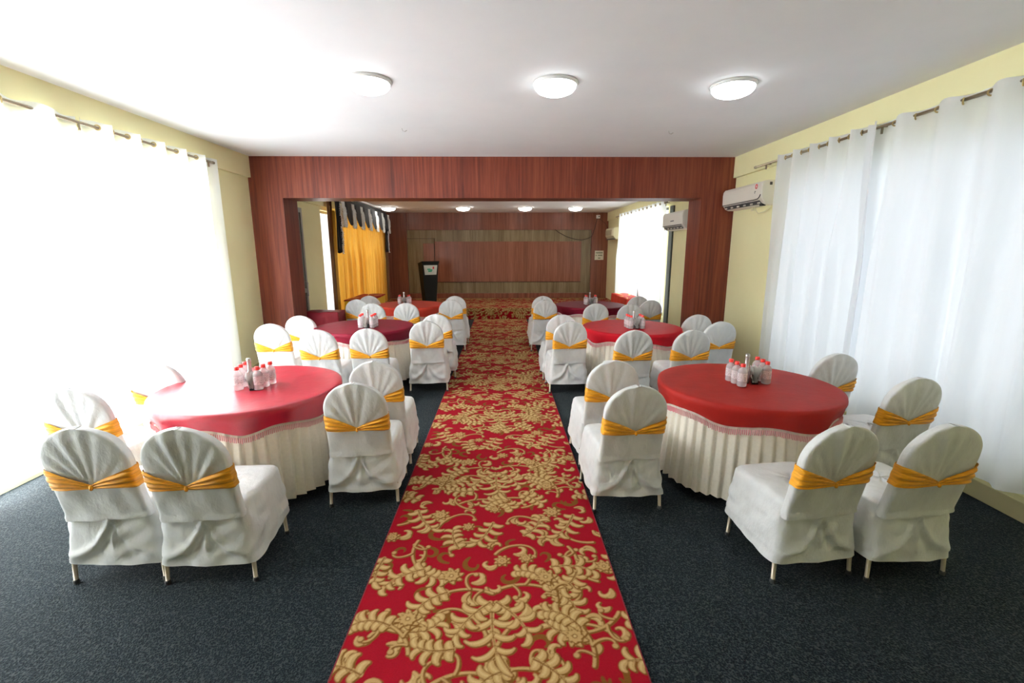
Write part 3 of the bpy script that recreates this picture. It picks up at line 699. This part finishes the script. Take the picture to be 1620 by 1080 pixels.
    for i, (x, y) in enumerate(S):
        rear = y < -.01; u = min(1, abs(x-sh)/.2085)
        g = u**.85 if rear else 1
        zt = .610+(.705-.610)*g if rear else .705; zb = .588-(.588-.583)*g if rear else .585
        for v in range(V):
            f = v/(V-1); z = zb+(zt-zb)*f
            bulge = (.006+.010*max(0, sin(PI*f))**.6*min(1, .35+2*u))*(1-.75*u**8) if rear else .004
            fold = (.015*(abs(sin(f*PI*3.2+ps+1.1*(x > sh)+1.3*u))-.5)+.004*abs(sin(f*PI*6.5+2*ps+2.6*u)))*(.25+.75*min(1, u*1.6))*(1-.6*u**8) if rear else .002*sin(f*20)
            yy = back_y(z)+y-((bulge+fold) if rear else -bulge)
            xx = x+math.copysign((.0015+.0015*sin(f*14+ps)), x)*(abs(x) > .19)
            P[v, i] = (xx, yy, z)
    out['sash'] = MB().grid(P, cv=True).mesh('sash')
    zk = .598; out['sash_knot'] = MB().lathe([(.002, -.015), (.007, -.012), (.010, 0), (.007, .012), (.002, .015)], 10, (sh, back_y(zk)-.052, zk)).mesh('sash_knot')
    return out
LEGS = {}
for nm, x, y, lean in (('a', -.232, -.212, .0), ('b', .232, -.212, .0), ('c', -.222, .215, 0), ('d', .222, .215, 0)):
    LEGS[nm] = (MB().tube([(x, y, .012), (x*.975, y*.96, .16), (x*.93, y*.92, .25)], [.0105, .0125, .0135], 10).mesh('leg'), MB().lathe([(.013, 0), (.0145, .004), (.0145, .02), (.011, .024)], 10, (x, y, 0)).mesh('foot_cap'))
def make_chair(seed, loc, rz, label, group):
    o = thing('banquet_chair', label, 'chair', loc, rz, group); me = chair_meshes(seed); kids = []
    for nm, m in (('seat_cover', M['chair_cloth']), ('back_cover', M['chair_cloth']), ('sash', M['sash'])):
        c = link(nm, me[nm], m, o, smooth=True); subs = []
        if nm == 'sash': c['label'] = 'golden satin sash pinched at the back'; subs.append(link('sash_knot', me['sash_knot'], M['sash'], c, smooth=True))
        kids.append((c, subs))
    for k in 'abcd':
        c = link('leg', LEGS[k][0], M['leg'], o, smooth=True); kids.append((c, [link('foot_cap', LEGS[k][1], M['rubber'], c)]))
    return o, kids
CH = []
GN = ('near left table', 'near right table', 'middle left table', 'middle right table', 'far left table', 'far right table')
def C(gi, x, y, deg, label): CH.append((GN[gi], x, y, math.radians(deg), label))
# x, y: midpoint of the rear feet; deg: turn to the left
C(0, -2.095, 2.266, 3, 'covered chair at the bottom left, outer of the front pair at the near left table')
C(0, -1.592, 2.246, 2, 'covered chair nearest the aisle in the front pair at the near left table')
C(0, -2.724, 2.923, 2, 'covered chair left of the near left table, behind the bottom left chair')
C(0, -2.70, 3.60, 0, 'washed out chair against the left curtain, behind the near left table edge')
C(0, -.985, 3.004, 3, 'covered chair beside the aisle, right of the near left table, in front of another')
C(0, -1.01, 3.60, 2, 'half hidden chair by the aisle, second along the right side of the near left table')
C(1, 1.686, 2.205, 7, 'covered chair nearest the aisle in the front pair at the near right table')
C(1, 2.204, 2.198, 5, 'covered chair at the bottom right, outer of the front pair at the near right table')
C(1, .853, 2.898, 4, 'covered chair beside the aisle, left of the near right table, in front of another')
C(1, .862, 3.57, 3, 'half hidden chair by the aisle, second along the left side of the near right table')
C(1, 2.791, 3.032, 6, 'covered chair between the near right table and the right curtain, nearer of two')
C(1, 2.77, 3.762, 5, 'covered chair behind the near right table edge, farther of two along the right curtain')
C(2, -2.739, 5.50, 2, 'bright covered chair by the yellow pillar, nearer of two left of the middle left table')
C(2, -2.682, 6.175, 0, 'bright covered chair against the left wood column, left of the middle left table')
C(2, -2.03, 5.076, 0, 'left chair of the pair with backs to us before the middle left table')
C(2, -1.498, 5.13, 2, 'right chair of the pair with backs to us before the middle left table')
C(2, -.945, 5.66, 3, 'covered chair by the aisle right of the middle left table, in front of its twin')
C(2, -.905, 6.27, 2, 'mostly hidden chair by the aisle right of the middle left table, behind its twin')
C(3, .815, 5.573, 3, 'covered chair by the aisle left of the middle right table, in front of its twin')
C(3, .784, 6.16, 2, 'mostly hidden chair by the aisle left of the middle right table, behind its twin')
C(3, 1.412, 4.933, 2, 'left chair of the pair with backs to us before the middle right table')
C(3, 2.039, 4.933, 4, 'right chair of the pair with backs to us before the middle right table')
C(3, 2.608, 5.50, 5, 'covered chair by the yellow right wall, nearer of two right of the middle right table')
C(3, 2.58, 6.10, 4, 'covered chair against the right wood column, right of the middle right table')
C(4, -2.56, 8.2, 2, 'shaded chair before the yellow skirted table, left of the far left table')
C(4, -2.52, 8.83, 0, 'rearmost chair left of the far left table, only its round top showing')
C(4, -2.122, 7.58, 0, 'left chair of the pair before the far left table')
C(4, -1.581, 7.605, 2, 'right chair of the pair before the far left table')
C(4, -.91, 8.063, 3, 'covered chair by the aisle right of the far left table, in front of its twin')
C(4, -.902, 8.74, 2, 'hidden chair by the aisle right of the far left table, behind its twin')
C(5, .732, 8.002, 2, 'covered chair by the aisle left of the far right table, in front of its twin')
C(5, .746, 8.664, 2, 'hidden chair by the aisle left of the far right table, behind its twin')
C(5, 1.498, 7.433, 1, 'left chair of the pair before the far right table')
C(5, 2.02, 7.328, 3, 'right chair of the pair before the far right table')
C(5, 2.50, 8.56, 4, 'rearmost chair right of the far right table under the red side table')
C(5, 2.52, 7.90, 4, 'covered chair right of the far right table near the white curtain')
PROTO = []
for i, (gname, x, y, rz, label) in enumerate(CH):
    loc = (x-sin(rz)*.212, y+cos(rz)*.212, 0)
    if i < 6: PROTO.append(make_chair(40+i, loc, rz, label, 'covered chairs at the '+gname))
    else:
        r = copy_thing(*PROTO[(i*5+i//6) % 6]); r.location = loc; r.rotation_euler = (0, 0, rz)
        r['label'] = label; r['group'] = 'covered chairs at the '+gname

# ------------------------------------------------------------------ round tables
TZ = .765
def skirt_mesh(seed):
    rg = random.Random(seed); NP = 52; n = NP*8; P = np.zeros((9, n, 3)); jit = [rg.uniform(.6, 1.3) for _ in range(NP)]; hemj = [rg.uniform(-.008, .008) for _ in range(NP)]
    for i in range(n):
        a = 2*PI*i/n; k, f = divmod(i, 8); f /= 8; k %= NP
        saw = (f/.75 if f < .75 else (1-f)/.25)
        for r in range(9):
            q = r/8; rr = .588+.045*q+(.008+.026*q)*jit[k]*(saw-.5)+.008*q*sin(a*5+seed)
            P[r, i] = (rr*cos(a+.01*q*sin(3*a)), rr*sin(a+.01*q*sin(3*a)), .735-(.735-.085-hemj[k]*q)*q)
    return MB().grid(P, cv=True, flip=True).mesh('table_skirt')
def cloth_r(a, q, k0, ph):
    """the hanging edge of the cloth bulges out, then tucks back towards the skirt"""
    f = 1-abs((((a+ph[2])*9/PI) % 2)-1); g = 1-abs((((a*1.37+ph[3])*11/PI) % 2)-1)
    return .643+.006*sin(PI*min(1, q*2.2))*(q < .46)-.026*q**1.5+q*(.009*(f**2-.4)+.006*(g**2-.4)+.006*sin(k0*2*a+ph[5]))
def cloth_meshes(seed, k0):
    rg = random.Random(seed); n = 288; ph = [rg.uniform(0, 6.28) for _ in range(6)]
    hem = lambda a: TZ-.118-.040*(.5+.5*sin(k0*a+ph[0]+.5*sin(2*a+ph[1])))-.012*sin(3*a+ph[2])
    rings = []
    for q in (.03, .25, .5, .75, .92, .985):
        rings.append([(.636*q*cos(a), .636*q*sin(a), TZ) for a in np.linspace(0, 2*PI, n, endpoint=False)])
    for r in range(9):
        q = r/8; ring = []
        for a in np.linspace(0, 2*PI, n, endpoint=False):
            z = TZ-.004-.02*q**.5-(TZ-.024-hem(a))*q
            lift = .5+.5*sin(k0*a+ph[0]+.5*sin(2*a+ph[1]))
            rr = cloth_r(a, q, k0, ph)
            ring.append((rr*cos(a), rr*sin(a), z))
        rings.append(ring)
    b = MB().grid(np.array(rings), cv=True, flip=True); b.f.append(tuple(range(n)))
    fr = MB(); m = 330
    for i in range(m):
        a = 2*PI*i/m; q = 1; lift = .5+.5*sin(k0*a+ph[0]+.5*sin(2*a+ph[1])); z = hem(a)-.02+.004
        rr = cloth_r(a, 1, k0, ph)+.002; da = .0032/rr; tw = rg.uniform(-.002, .002)
        pts = [((rr+e)*cos(a+d), (rr+e)*sin(a+d), zz) for zz in (z, z-.036+rg.uniform(-.004, .004)) for d, e in ((-da, 0), (0, .003), (da, 0), (0, -.003))]
        k = len(fr.v); fr.v += pts; fr.f += [(k, k+4, k+5, k+1), (k+1, k+5, k+6, k+2), (k+2, k+6, k+7, k+3), (k+3, k+7, k+4, k), (k+4, k+7, k+6, k+5)]
    return b.mesh('tablecloth'), fr.mesh('fringe')
TABLES = ((-1.91, 3.408, 'crimson', 'near left'), (1.864, 3.384, 'red', 'near right'), (-1.87, 6.22, 'maroon', 'middle left'), (1.715, 6.06, 'scarlet', 'middle right'), (-1.76, 8.74, 'orange_red', 'far left'), (1.63, 8.60, 'maroon', 'far right'))
SK = skirt_mesh(1); TOP = MB().lathe([(.02, 0), (.60, 0), (.606, .01), (.606, .024), (.60, .026), (.02, .026)], 48).mesh('tabletop'); POST = MB().lathe([(.03, .02), (.03, .73)], 12).mesh('pedestal'); BASE = MB().lathe([(.26, 0), (.26, .02), (.05, .05)], 24).mesh('base')
CLN = {'crimson': 'crimson', 'red': 'brick red', 'maroon': 'maroon', 'scarlet': 'bright scarlet', 'orange_red': 'orange red'}
for i, (x, y, c, pos) in enumerate(TABLES):
    o = thing('round_table', 'round table with an ivory pleated skirt, the %s one of six' % pos, 'table', (x, y, 0), i*.7, 'round banquet tables')
    link('tabletop', TOP, M['white_plastic'], o, (0, 0, .735)); link('pedestal', POST, M['steel'], o); link('base', BASE, M['steel'], o)
    link('table_skirt', SK, M['skirt'], o, smooth=True)
    cm, fm = cloth_meshes(10+i, (7, 6, 6, 7, 6, 7)[i])
    t_ = link('tablecloth', cm, M[c], smooth=True, loc=(x, y, 0)); tag(t_, '%s round satin cloth with fringed hem on the %s table' % (CLN[c], pos), 'tablecloth', 'round satin tablecloths')
    f_ = link('fringe', fm, M['fringe'], t_); f_['kind'] = 'stuff'

# ------------------------------------------------------------------ bottles and napkins on the tables
TT = TZ+.004
BB = MB().lathe([(.027, 0), (.0325, .004), (.0335, .02), (.032, .03), (.0335, .04), (.0335, .108), (.032, .118), (.025, .132), (.0135, .142), (.0135, .152)], 18).mesh('bottle_body')
BL_ = MB().lathe([(.0339, .042), (.0339, .104)], 18, cap=False).mesh('bottle_label')
BC = MB().lathe([(.0165, .149), (.0170, .152), (.0170, .169), (.0155, .172)], 14).mesh('cap')
def bottle(x, y, label, group):
    o = thing('water_bottle', label, 'bottle', (x, y, TT), random.Random(label).uniform(0, 6), group)
    link('bottle_body', BB, M['pet'], o, smooth=True); link('bottle_label', BL_, M['label'], o, smooth=True); link('cap', BC, M['red_cap'], o, smooth=True)
SB = MB().lathe([(.026, 0), (.028, .006), (.028, .10), (.024, .115), (.0155, .125), (.0145, .20), (.016, .205)], 18).mesh('flask_body')
SN = MB().lathe([(.0165, .200), (.0175, .205), (.0165, .220), (.010, .224)], 14).mesh('stopper')
def flask(x, y, label):
    o = thing('slim_flask', label, 'bottle', (x, y, TT), 0, 'slim grey flasks on the tables'); link('flask_body', SB, M['flask'], o, smooth=True); link('stopper', SN, M['steel'], o, smooth=True)
M['flask'] = mat('grey flask', (.58, .54, .55), .25, .45)
NB = MB().box((-.055, -.022, 0), (.055, .022, .012)).box((-.05, -.022, .012), (.05, -.018, .07)).box((-.05, .018, .012), (.05, .022, .07)).mesh('holder')
b = MB()
for k in range(6):
    t0 = (k-2.5)*.10; x0 = (k-2.5)*.0055
    P = np.array([[(sx*.06+.012*sin(k*2+i), x0+sin(t0)*.11*i/3, .013+.115*i/3-.02*(abs(sx))*(i == 3)*(k % 2)) for sx in (-1, 0, 1)] for i in range(4)])
    Q = P+np.array([0, .002, 0]); b.grid(P); b.grid(Q, flip=True)
NP_ = b.mesh('napkins')
def napkins(x, y, rz, label):
    o = thing('napkin_holder', label, 'napkin holder', (x, y, TT), rz, 'napkin holders on the tables'); link('holder', NB, M['black'], o); link('napkins', NP_, M['paper'], o)
def trio(pts, side, pos, names=('front', 'middle', 'rear')):
    for (x, y), nm in zip(pts, names):
        bottle(x, y, 'red capped water bottle, %s of the %s trio on the %s table' % (nm, side, pos), 'water bottles on the %s table' % pos)
def duo(pts, side, pos):
    for (x, y), nm in zip(pts, ('front', 'rear')):
        bottle(x, y, 'red capped water bottle, %s of the %s pair on the %s table' % (nm, side, pos), 'water bottles on the %s table' % pos)
trio(((1.785, 3.295), (1.778, 3.372), (1.770, 3.448)), 'left', 'near right'); trio(((2.005, 3.36), (2.012, 3.438), (2.012, 3.515)), 'right', 'near right')
flask(1.868, 3.40, 'slim grey flask left of the napkins on the near right table'); napkins(1.925, 3.385, 1.25, 'black napkin holder with white napkins on the near right table')
trio(((-1.945, 3.30), (-1.958, 3.378), (-1.968, 3.455)), 'left', 'near left'); trio(((-1.80, 3.305), (-1.795, 3.382), (-1.782, 3.46)), 'right', 'near left')
flask(-1.885, 3.365, 'slim grey flask left of the napkins on the near left table'); napkins(-1.852, 3.335, 1.9, 'black napkin holder with white napkins on the near left table')
for pos, x, y in (('middle left', -1.80, 6.06), ('middle right', 1.728, 5.88)):
    trio(((x-.075, y-.02), (x-.085, y+.058), (x-.09, y+.135)), 'left', pos); trio(((x+.075, y-.02), (x+.08, y+.058), (x+.082, y+.135)), 'right', pos)
    flask(x-.01, y+.10, 'slim grey flask between the bottles on the %s table' % pos); napkins(x+.002, y+.0, 1.5, 'black napkin holder with white napkins on the %s table' % pos)
for pos, x, y in (('far left', -1.86, 8.72), ('far right', 1.64, 8.55)):
    duo(((x-.085, y-.02), (x-.09, y+.07)), 'left', pos); duo(((x+.085, y-.02), (x+.09, y+.07)), 'right', pos)
    flask(x-.012, y+.06, 'slim grey flask between the bottles on the %s table' % pos); napkins(x+.01, y-.01, 1.5, 'black napkin holder with white napkins on the %s table' % pos)
